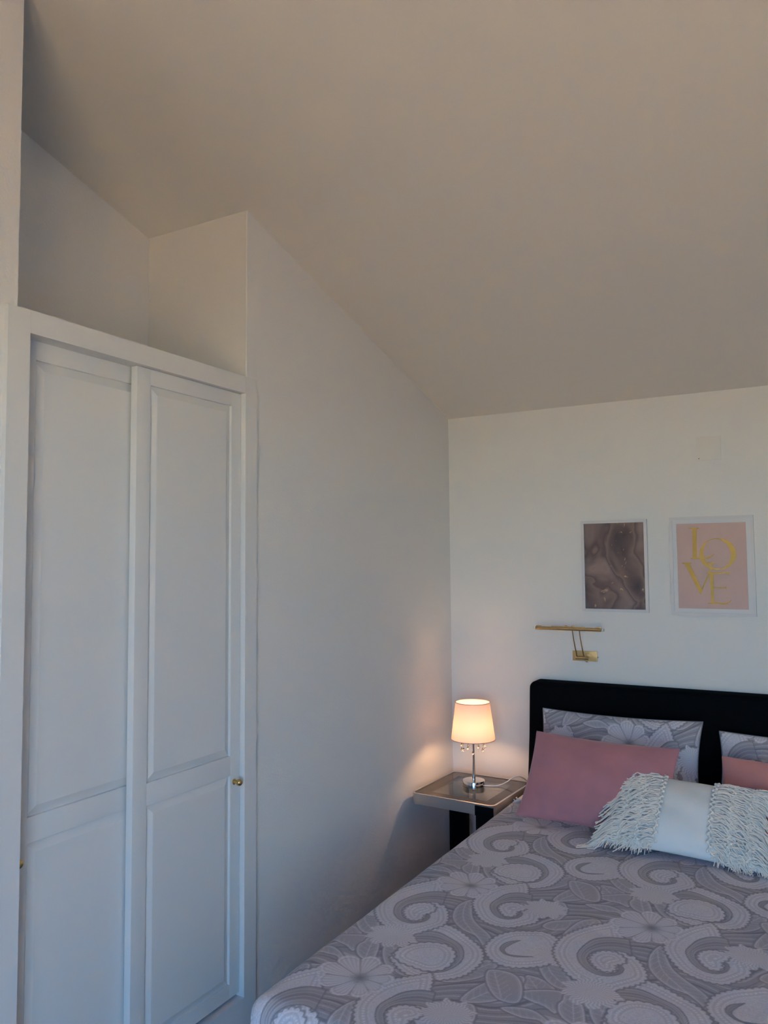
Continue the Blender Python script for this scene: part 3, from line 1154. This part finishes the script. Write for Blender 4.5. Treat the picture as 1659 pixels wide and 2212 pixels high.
for s in (-1, 1):
    tiers = (0.37, 0.58, 0.80)
    for ti, uo in enumerate(tiers):
        N = 84
        for k in range(N):
            v0 = -1.0 + 2.0 * (k + random.random()) / N
            ln = random.uniform(.24, .33) if ti < 2 else random.uniform(.26, .46)
            strand(s * (uo + random.uniform(-.01, .01)), v0, s * ln, -random.uniform(.05, .22), r=random.uniform(.0022, .0038),
                   off=random.uniform(.004, .013))
    # loose tassels over the top and bottom rims and at the corners
    for k in range(60):
        uo = random.uniform(.40, 1.0)
        strand(s * uo, -.93, s * random.uniform(-.05, .14), -random.uniform(.10, .24), off=.005)
    for k in range(36):
        uo = random.uniform(.40, 1.0)
        strand(s * uo, .90, s * random.uniform(-.05, .12), random.uniform(.06, .16), off=.005)
    for k in range(26):
        strand(s * .95, -.9 + random.uniform(-.08, .08), s * random.uniform(.15, .42), -random.uniform(.05, .25), off=.005)
        strand(s * .95, .88 + random.uniform(-.08, .08), s * random.uniform(.02, .12), random.uniform(.06, .20), off=.005)
    # knotted columns: zigzag net of little knots
    for uo in (.345, .585, .82):
        nk = 26
        for k in range(nk):
            v = -.97 + 1.94 * (k + .5) / nk
            uu = s * (uo + (.018 if k % 2 else -.018))
            p = fpos(uu, v, .011)
            rr = random.uniform(.0050, .0068)
            knots.lathe([(rr * .35, -rr * .8), (rr * .9, -rr * .4), (rr, 0.1 * rr), (rr * .75, rr * .6), (rr * .2, rr * .9)],
                        tuple(p), 7, random.choice('xyz'))
            if k:
                knots.tube([tuple(q_prev), tuple((np.array(q_prev) + p) / 2 + axf[2] * .003), tuple(p)], .0028, 5)
            q_prev = p
fr_ = strands.build('fringe', YARN, fc, smooth=math.radians(80), recalc=False)
fr_['kind'] = 'stuff'
fr_['label'] = 'shaggy cream yarn fringe'
kn = knots.build('knotted_net', YARN, fc, smooth=math.radians(80), recalc=False)
kn['kind'] = 'stuff'
kn['label'] = 'knotted cream yarn columns'

# ------------------------------------------------------------------ night table
TZ = 0.477
tb = empty('night_table', (0.236, -0.305, 0), math.radians(-2.6))
tag(tb, 'small silver-framed night table with a smoked glass top in the corner', 'night table')
hx, hy = 0.202, 0.212
m = MB()
m.ring(rrect(-hx, hx, -hy, hy, .030), rrect(-hx + .009, hx - .009, -hy + .009, hy - .009, .022), 'z', TZ - .046, TZ)
m.build('metal_frame', SATIN, tb)
gx, gy = hx - .0095, hy - .0095
bw = 0.052
m = MB()
m.ring(rrect(-gx, gx, -gy, gy, .021), rrect(-gx + bw, gx - bw, -gy + bw, gy - bw, .006), 'z', TZ - .010, TZ - .002)
m.build('glass_border', BORDER, tb)
m = MB()
m.prism(rrect(-gx + bw, gx - bw, -gy + bw, gy - bw, .006), 'z', TZ - .0095, TZ - .0022)
m.build('glass_pane', TABLEGLASS, tb)
# black legs with chrome edging
for (x0, x1, y0, y1, zt_) in ((-hx - .000, -hx + .088, hy - .060, hy - .015, TZ - .047), (hx - .086, hx - .001, -hy - .004, -hy + .040, TZ - .0475),
                              (hx - .086, hx - .001, hy - .060, hy - .015, TZ - .047)):
    lg = MB().box(x0 + .003, x1, y0, y1, 0.0, zt_, .002).build('leg', BLACKG, tb)
    MB().box(x0, x0 + .0029, y0 + .001, y1 - .001, 0.001, zt_ - .001).build('edge_strip', CHROME, lg)
MB().box(hx - .086, hx - .002, -hy - .0065, -hy - .0005, TZ - .047, TZ - .006, .001).build('leg_cap', BLACKG, tb)

# ------------------------------------------------------------------ table lamp
LX, LY = 0.226, -0.264
lp = empty('table_lamp', (LX, LY, TZ - .002))
tag(lp, 'lit table lamp with chrome stem and peach fabric shade on the night table', 'lamp')
MB().lathe([(.0500, 0.0), (.0510, .001), (.0510, .0225), (.0500, .0240), (.0075, .0248)], (0, 0, 0), 48).build('base', CHROME, lp)
MB().lathe([(.0085, .0246), (.0080, .034), (.0072, .06), (.0060, .10), (.0052, .16), (.0050, .205), (.0050, .218)], (0, 0, 0), 24).build('stem', CHROME, lp)
SZ0, SZ1, SR0, SR1 = 0.209, 0.376, 0.101, 0.0785
sh = MB()
n = 64
vs = []
fs = []
for r, z in ((SR0, SZ0), ((SR0 + SR1) / 2, (SZ0 + SZ1) / 2), (SR1, SZ1)):
    for k in range(n):
        a = 2 * math.pi * k / n
        vs.append((r * math.cos(a), r * math.sin(a), z))
for i in range(2):
    for k in range(n):
        q = (k + 1) % n
        fs.append([i * n + k, i * n + q, (i + 1) * n + q, (i + 1) * n + k])
sh.add(vs, fs)
so = sh.build('shade', SHADE, lp)
so['label'] = 'tapered peach fabric lampshade glowing from inside'
TRIM = mat('shade_trim', (0.48, 0.33, 0.29), 0.8)
for r, z in ((SR0, SZ0), (SR1, SZ1)):
    ring = [(r * math.cos(2 * math.pi * k / 64), r * math.sin(2 * math.pi * k / 64), z) for k in range(65)]
    MB().tube(ring, .0016, 8).build('trim_ring', TRIM, so)
# seam of the fabric
ang = math.radians(-122 - 40)
MB().tube([(SR0 * 1.004 * math.cos(ang), SR0 * 1.004 * math.sin(ang), SZ0 + .002), (SR1 * 1.004 * math.cos(ang), SR1 * 1.004 * math.sin(ang), SZ1 - .002)],
          .0006, 6).build('seam', TRIM, so)
# spider that carries the shade
sp = MB()
for k in range(3):
    a = 2 * math.pi * k / 3 + .3
    sp.tube([(.012 * math.cos(a), .012 * math.sin(a), SZ0 + .016), (SR0 * .93 * math.cos(a), SR0 * .93 * math.sin(a), SZ0 + .012)], .0012, 6)
sp.build('spider', CHROME, lp)
MB().lathe([(.012, .215), (.013, .217), (.013, .235), (.011, .238)], (0, 0, 0), 20).build('socket', CORD, lp)
BULB_R = 0.020
bulb_prof = [(.008, .2385), (.011, .2415), (.0155, .248), (.0185, .257), (.0190, .264), (.0165, .274), (.011, .281), (.003, .284)]
area = 0.0
for (ra, za), (rb, zb_) in zip(bulb_prof[:-1], bulb_prof[1:]):
    area += math.pi * (ra + rb) * math.hypot(rb - ra, zb_ - za)
BULBM = emis_mat('warm_bulb', (1.0, 0.60, 0.30), LAMP_WATT / (math.pi * area))
MB().lathe(bulb_prof, (0, 0, 0), 24).build('bulb', BULBM, lp)
# crystal drops on a wire hoop below the shade
hp = MB()
hoop_r = .055
hp.tube([(hoop_r * math.cos(2 * math.pi * k / 40), hoop_r * math.sin(2 * math.pi * k / 40), SZ0 + .004) for k in range(41)], .0009, 6)
for k in range(4):
    a = math.pi / 2 * k + .2
    hp.tube([(.005 * math.cos(a), .005 * math.sin(a), SZ0 + .012), (hoop_r * math.cos(a), hoop_r * math.sin(a), SZ0 + .004)], .0009, 6)
hoop = hp.build('crystal_hoop', CHROME, lp)
nC = 14
for k in range(nC):
    a = 2 * math.pi * k / nC + .15
    drop_ = (.030, .046, .036, .056)[k % 4]
    px, py = hoop_r * math.cos(a), hoop_r * math.sin(a)
    z = SZ0 + .004 - drop_
    rr = .0068 if k % 2 else .0058
    cm = MB().lathe([(rr * .12, rr * 1.5), (rr * .55, rr * .8), (rr, 0.0), (rr * .6, -rr * .75), (rr * .1, -rr * 1.15)], (px, py, z), 8)
    cm.build('crystal', CRYSTAL, lp, smooth=None)
    MB().tube([(px, py, z + rr * 1.4), (px, py, SZ0 + .004)], .0005, 5).build('wire', CHROME, lp)
# cord: along the glass, up in a loop and down behind the bed
cp = spline([(.050, .004, .003), (.075, .012, .003), (.105, .030, .004), (.135, .055, .016), (.160, .085, .034), (.178, .112, .034),
             (.190, .140, .020), (.192, .165, .006), (.190, .190, .003)], 8)
MB().tube([tuple(p) for p in cp], .0026, 8).build('cord', CORD, lp)

# ------------------------------------------------------------------ brass picture light on the wall
wl = empty('wall_lamp', (0.681, 0.0, 1.057))
tag(wl, 'slim brass picture light on two curved arms above the headboard', 'wall lamp')
MB().box(-.057, .057, -.008, -.0005, -.023, .023, .0015).build('backplate', BRASS_OLD, wl)
TY, TZL = -.105, .131
x0, x1 = .470 - .681, .797 - .681
hx0, hx1 = x0 + .012, x1 - .012
# half-round reflector with cut-outs along its upper edge, open towards the wall side below
m = MB()
m.tube([(hx0, TY, TZL), (hx1, TY, TZL)], .0078, 16)
m.build('lamp_tube', BRASS_OLD, wl)
m = MB()
for a, b in ((hx0, hx0 + .026), (hx0 + .072, hx1 - .075), (hx1 - .028, hx1)):
    m.box(a, b, TY + .002, TY + .0085, TZL + .004, TZL + .0105, .001)
m.build('tube_cover', BRASS_OLD, wl)
for a in (x0 + .014 + .140, x0 + .014 + .172):
    MB().lathe([(.0065, 0), (.006, .004), (.003, .0065)], (a, TY + .002, TZL + .0085), 12).build('screw', BRASS_OLD, wl)
for xa, xb in ((x0, hx0), (hx1, x1)):
    MB().tube([(xa, TY, TZL), (xb, TY, TZL)], .0066, 14).build('bulb_end', CRYSTAL, wl)
for xo in (-.020, .012):
    arm = spline([(xo - .012, -.022, -.006), (xo - .0122, -.030, .010), (xo - .012, -.052, .045), (xo - .0105, -.078, .085), (xo - .008, -.098, .115), (xo - .008, TY, TZL - .005)], 6)
    MB().tube([tuple(p) for p in arm], .0026, 8).build('arm', BRASS_OLD, wl)
MB().tube([(-.038, -.022, -.008), (.022, -.022, -.008)], .0062, 14).build('hinge_bar', BRASS_OLD, wl)
MB().box(.006, .030, -.020, -.008, -.003, .011, .001).build('bracket', BRASS_OLD, wl)
MB().lathe([(.003, 0), (.0042, .002), (.0042, .009), (.003, .011)], (.010, -.016, -.027), 10).build('screw', BRASS_OLD, wl)
MB().lathe([(.0025, 0), (.0035, .003), (.002, .006)], (.0572, -.005, -.003), 10, 'x').build('screw', CHROME, wl)

# ------------------------------------------------------------------ pictures


def make_picture(name, x0, x1, z0, z1, fwid, depth, passe, artm, label):
    cx, cz = (x0 + x1) / 2, z0
    e = empty(name, (cx, 0.0, cz))
    tag(e, label, 'picture')
    w2, h = (x1 - x0) / 2, z1 - z0
    m = MB()
    m.ring([(-w2, 0), (w2, 0), (w2, h), (-w2, h)], [(-w2 + fwid, fwid), (w2 - fwid, fwid), (w2 - fwid, h - fwid), (-w2 + fwid, h - fwid)],
           'y', -depth, -.001)
    m.build('picture_frame', FRAMEW, e, smooth=None)
    a = fwid
    if passe:
        m = MB()
        q = fwid + passe
        m.ring([(-w2 + a, a), (w2 - a, a), (w2 - a, h - a), (-w2 + a, h - a)], [(-w2 + q, q), (w2 - q, q), (w2 - q, h - q), (-w2 + q, h - q)],
               'y', -depth + .004, -.003)
        m.build('passepartout', PASSE, e, smooth=None)
        a = q
    pr = MB().box(-w2 + a, w2 - a, -depth + .007, -.004, a, h - a).build('print', artm, e, smooth=None)
    return e, pr


make_picture('picture', 0.679, 0.976, 1.263, 1.682, 0.0135, 0.018, 0, ART, 'framed abstract print of smoky mauve and brown ink in a white frame')
e2, pr2 = make_picture('picture', 1.073, 1.411, 1.257, 1.685, 0.012, 0.018, 0.0175, BLUSH, 'white-framed blush print with large gold letters spelling LOVE')
# gold letters; traced on the sheet in sheet units: u right 0..1083, v down 0..1340
AX0, AX1 = 1.073 + .0295 - 1.242, 1.411 - .0295 - 1.242
AZ0, AZ1 = .0295, .428 - .0295


def sh2(u, v):
    """zoomed sheet coordinates -> local x, z on the sheet (perspective of the tracing removed)."""
    xl = 222 + (v - 205) * 0.018
    xr = 1303 + (v - 205) * 0.028
    a = (u - xl) / (xr - xl)
    zt_ = 225 + (205 - 225) * a
    zb_ = 1540 + (1575 - 1540) * a
    b = (v - zt_) / (zb_ - zt_)
    return (AX0 + (AX1 - AX0) * a, AZ1 - (AZ1 - AZ0) * b)


def letter(polys, lab, ly):
    mb = MB()
    for i, P in enumerate(polys):
        yy = -.0118 - ly - i * .00006
        if isinstance(P, tuple):
            o_, i_ = P
            mb.ring([sh2(*p) for p in o_], [sh2(*p) for p in i_], 'y', yy, -.0105)
        else:
            mb.prism([sh2(*p) for p in P], 'y', yy, -.0105)
    o = mb.build('letter', GOLDF, e2, smooth=None)
    o['label'] = lab


letter([[(478, 300), (546, 300), (546, 768), (480, 768)],
        [(408, 286), (582, 286), (580, 297), (548, 312), (474, 312), (410, 296)],
        [(448, 778), (450, 770), (480, 755), (546, 752), (600, 756), (690, 752), (765, 728), (835, 688), (800, 728), (730, 772), (620, 780)]],
       'gold serif letter L', 0.0)
N = 48
oo, ii = [], []
for k in range(N):
    a = 2 * math.pi * k / N
    oo.append((872 + 286 * math.cos(a), 703 + 250 * math.sin(a)))
    ca, sa = math.cos(a), math.sin(a)
    xi, yi = 213 * ca, 240 * sa
    th = math.radians(-14)
    ii.append((862 + xi * math.cos(th) - yi * math.sin(th) * .8, 700 + xi * math.sin(th) * .5 + yi * math.cos(th)))
letter([(oo, ii)], 'gold serif letter O', 0.0003)
letter([[(345, 846), (428, 846), (622, 1252), (598, 1338)],
        [(598, 1338), (614, 1250), (742, 960), (776, 848), (796, 848), (768, 960), (640, 1240)],
        [(303, 832), (462, 832), (460, 842), (432, 856), (345, 856), (305, 842)],
        [(680, 832), (835, 832), (832, 842), (800, 856), (745, 856), (682, 842)]],
       'gold serif letter V', 0.0006)
letter([[(742, 996), (806, 996), (806, 1462), (766, 1462)],
        [(688, 988), (1052, 988), (1050, 1034), (1036, 1030), (1020, 1012), (960, 1008), (800, 1016), (742, 1006), (690, 998)],
        [(804, 1222), (980, 1222), (1000, 1204), (1004, 1256), (984, 1240), (804, 1238)],
        [(708, 1478), (712, 1468), (766, 1450), (806, 1440), (830, 1452), (930, 1466), (1000, 1462), (1040, 1450), (1082, 1412), (1060, 1452), (1020, 1484), (960, 1492), (860, 1480)]],
       'gold serif letter E', 0.0009)

# ------------------------------------------------------------------ painted-over junction box cover
jb = empty('junction_box_cover', (1.244, 0.0, 1.931))
tag(jb, 'square junction box cover painted over in wall colour near the ceiling', 'cover plate')
MB().box(-.050, .050, -.0060, -.0002, 0.0, .104, .0012).build('cover_plate', PLASTIC, jb)
MB().lathe([(.0022, -.0072), (.0025, -.0058)], (-.040, 0, .008), 10, 'y').build('screw', mat('dull_screw', (.25, .22, .2), .6), jb)
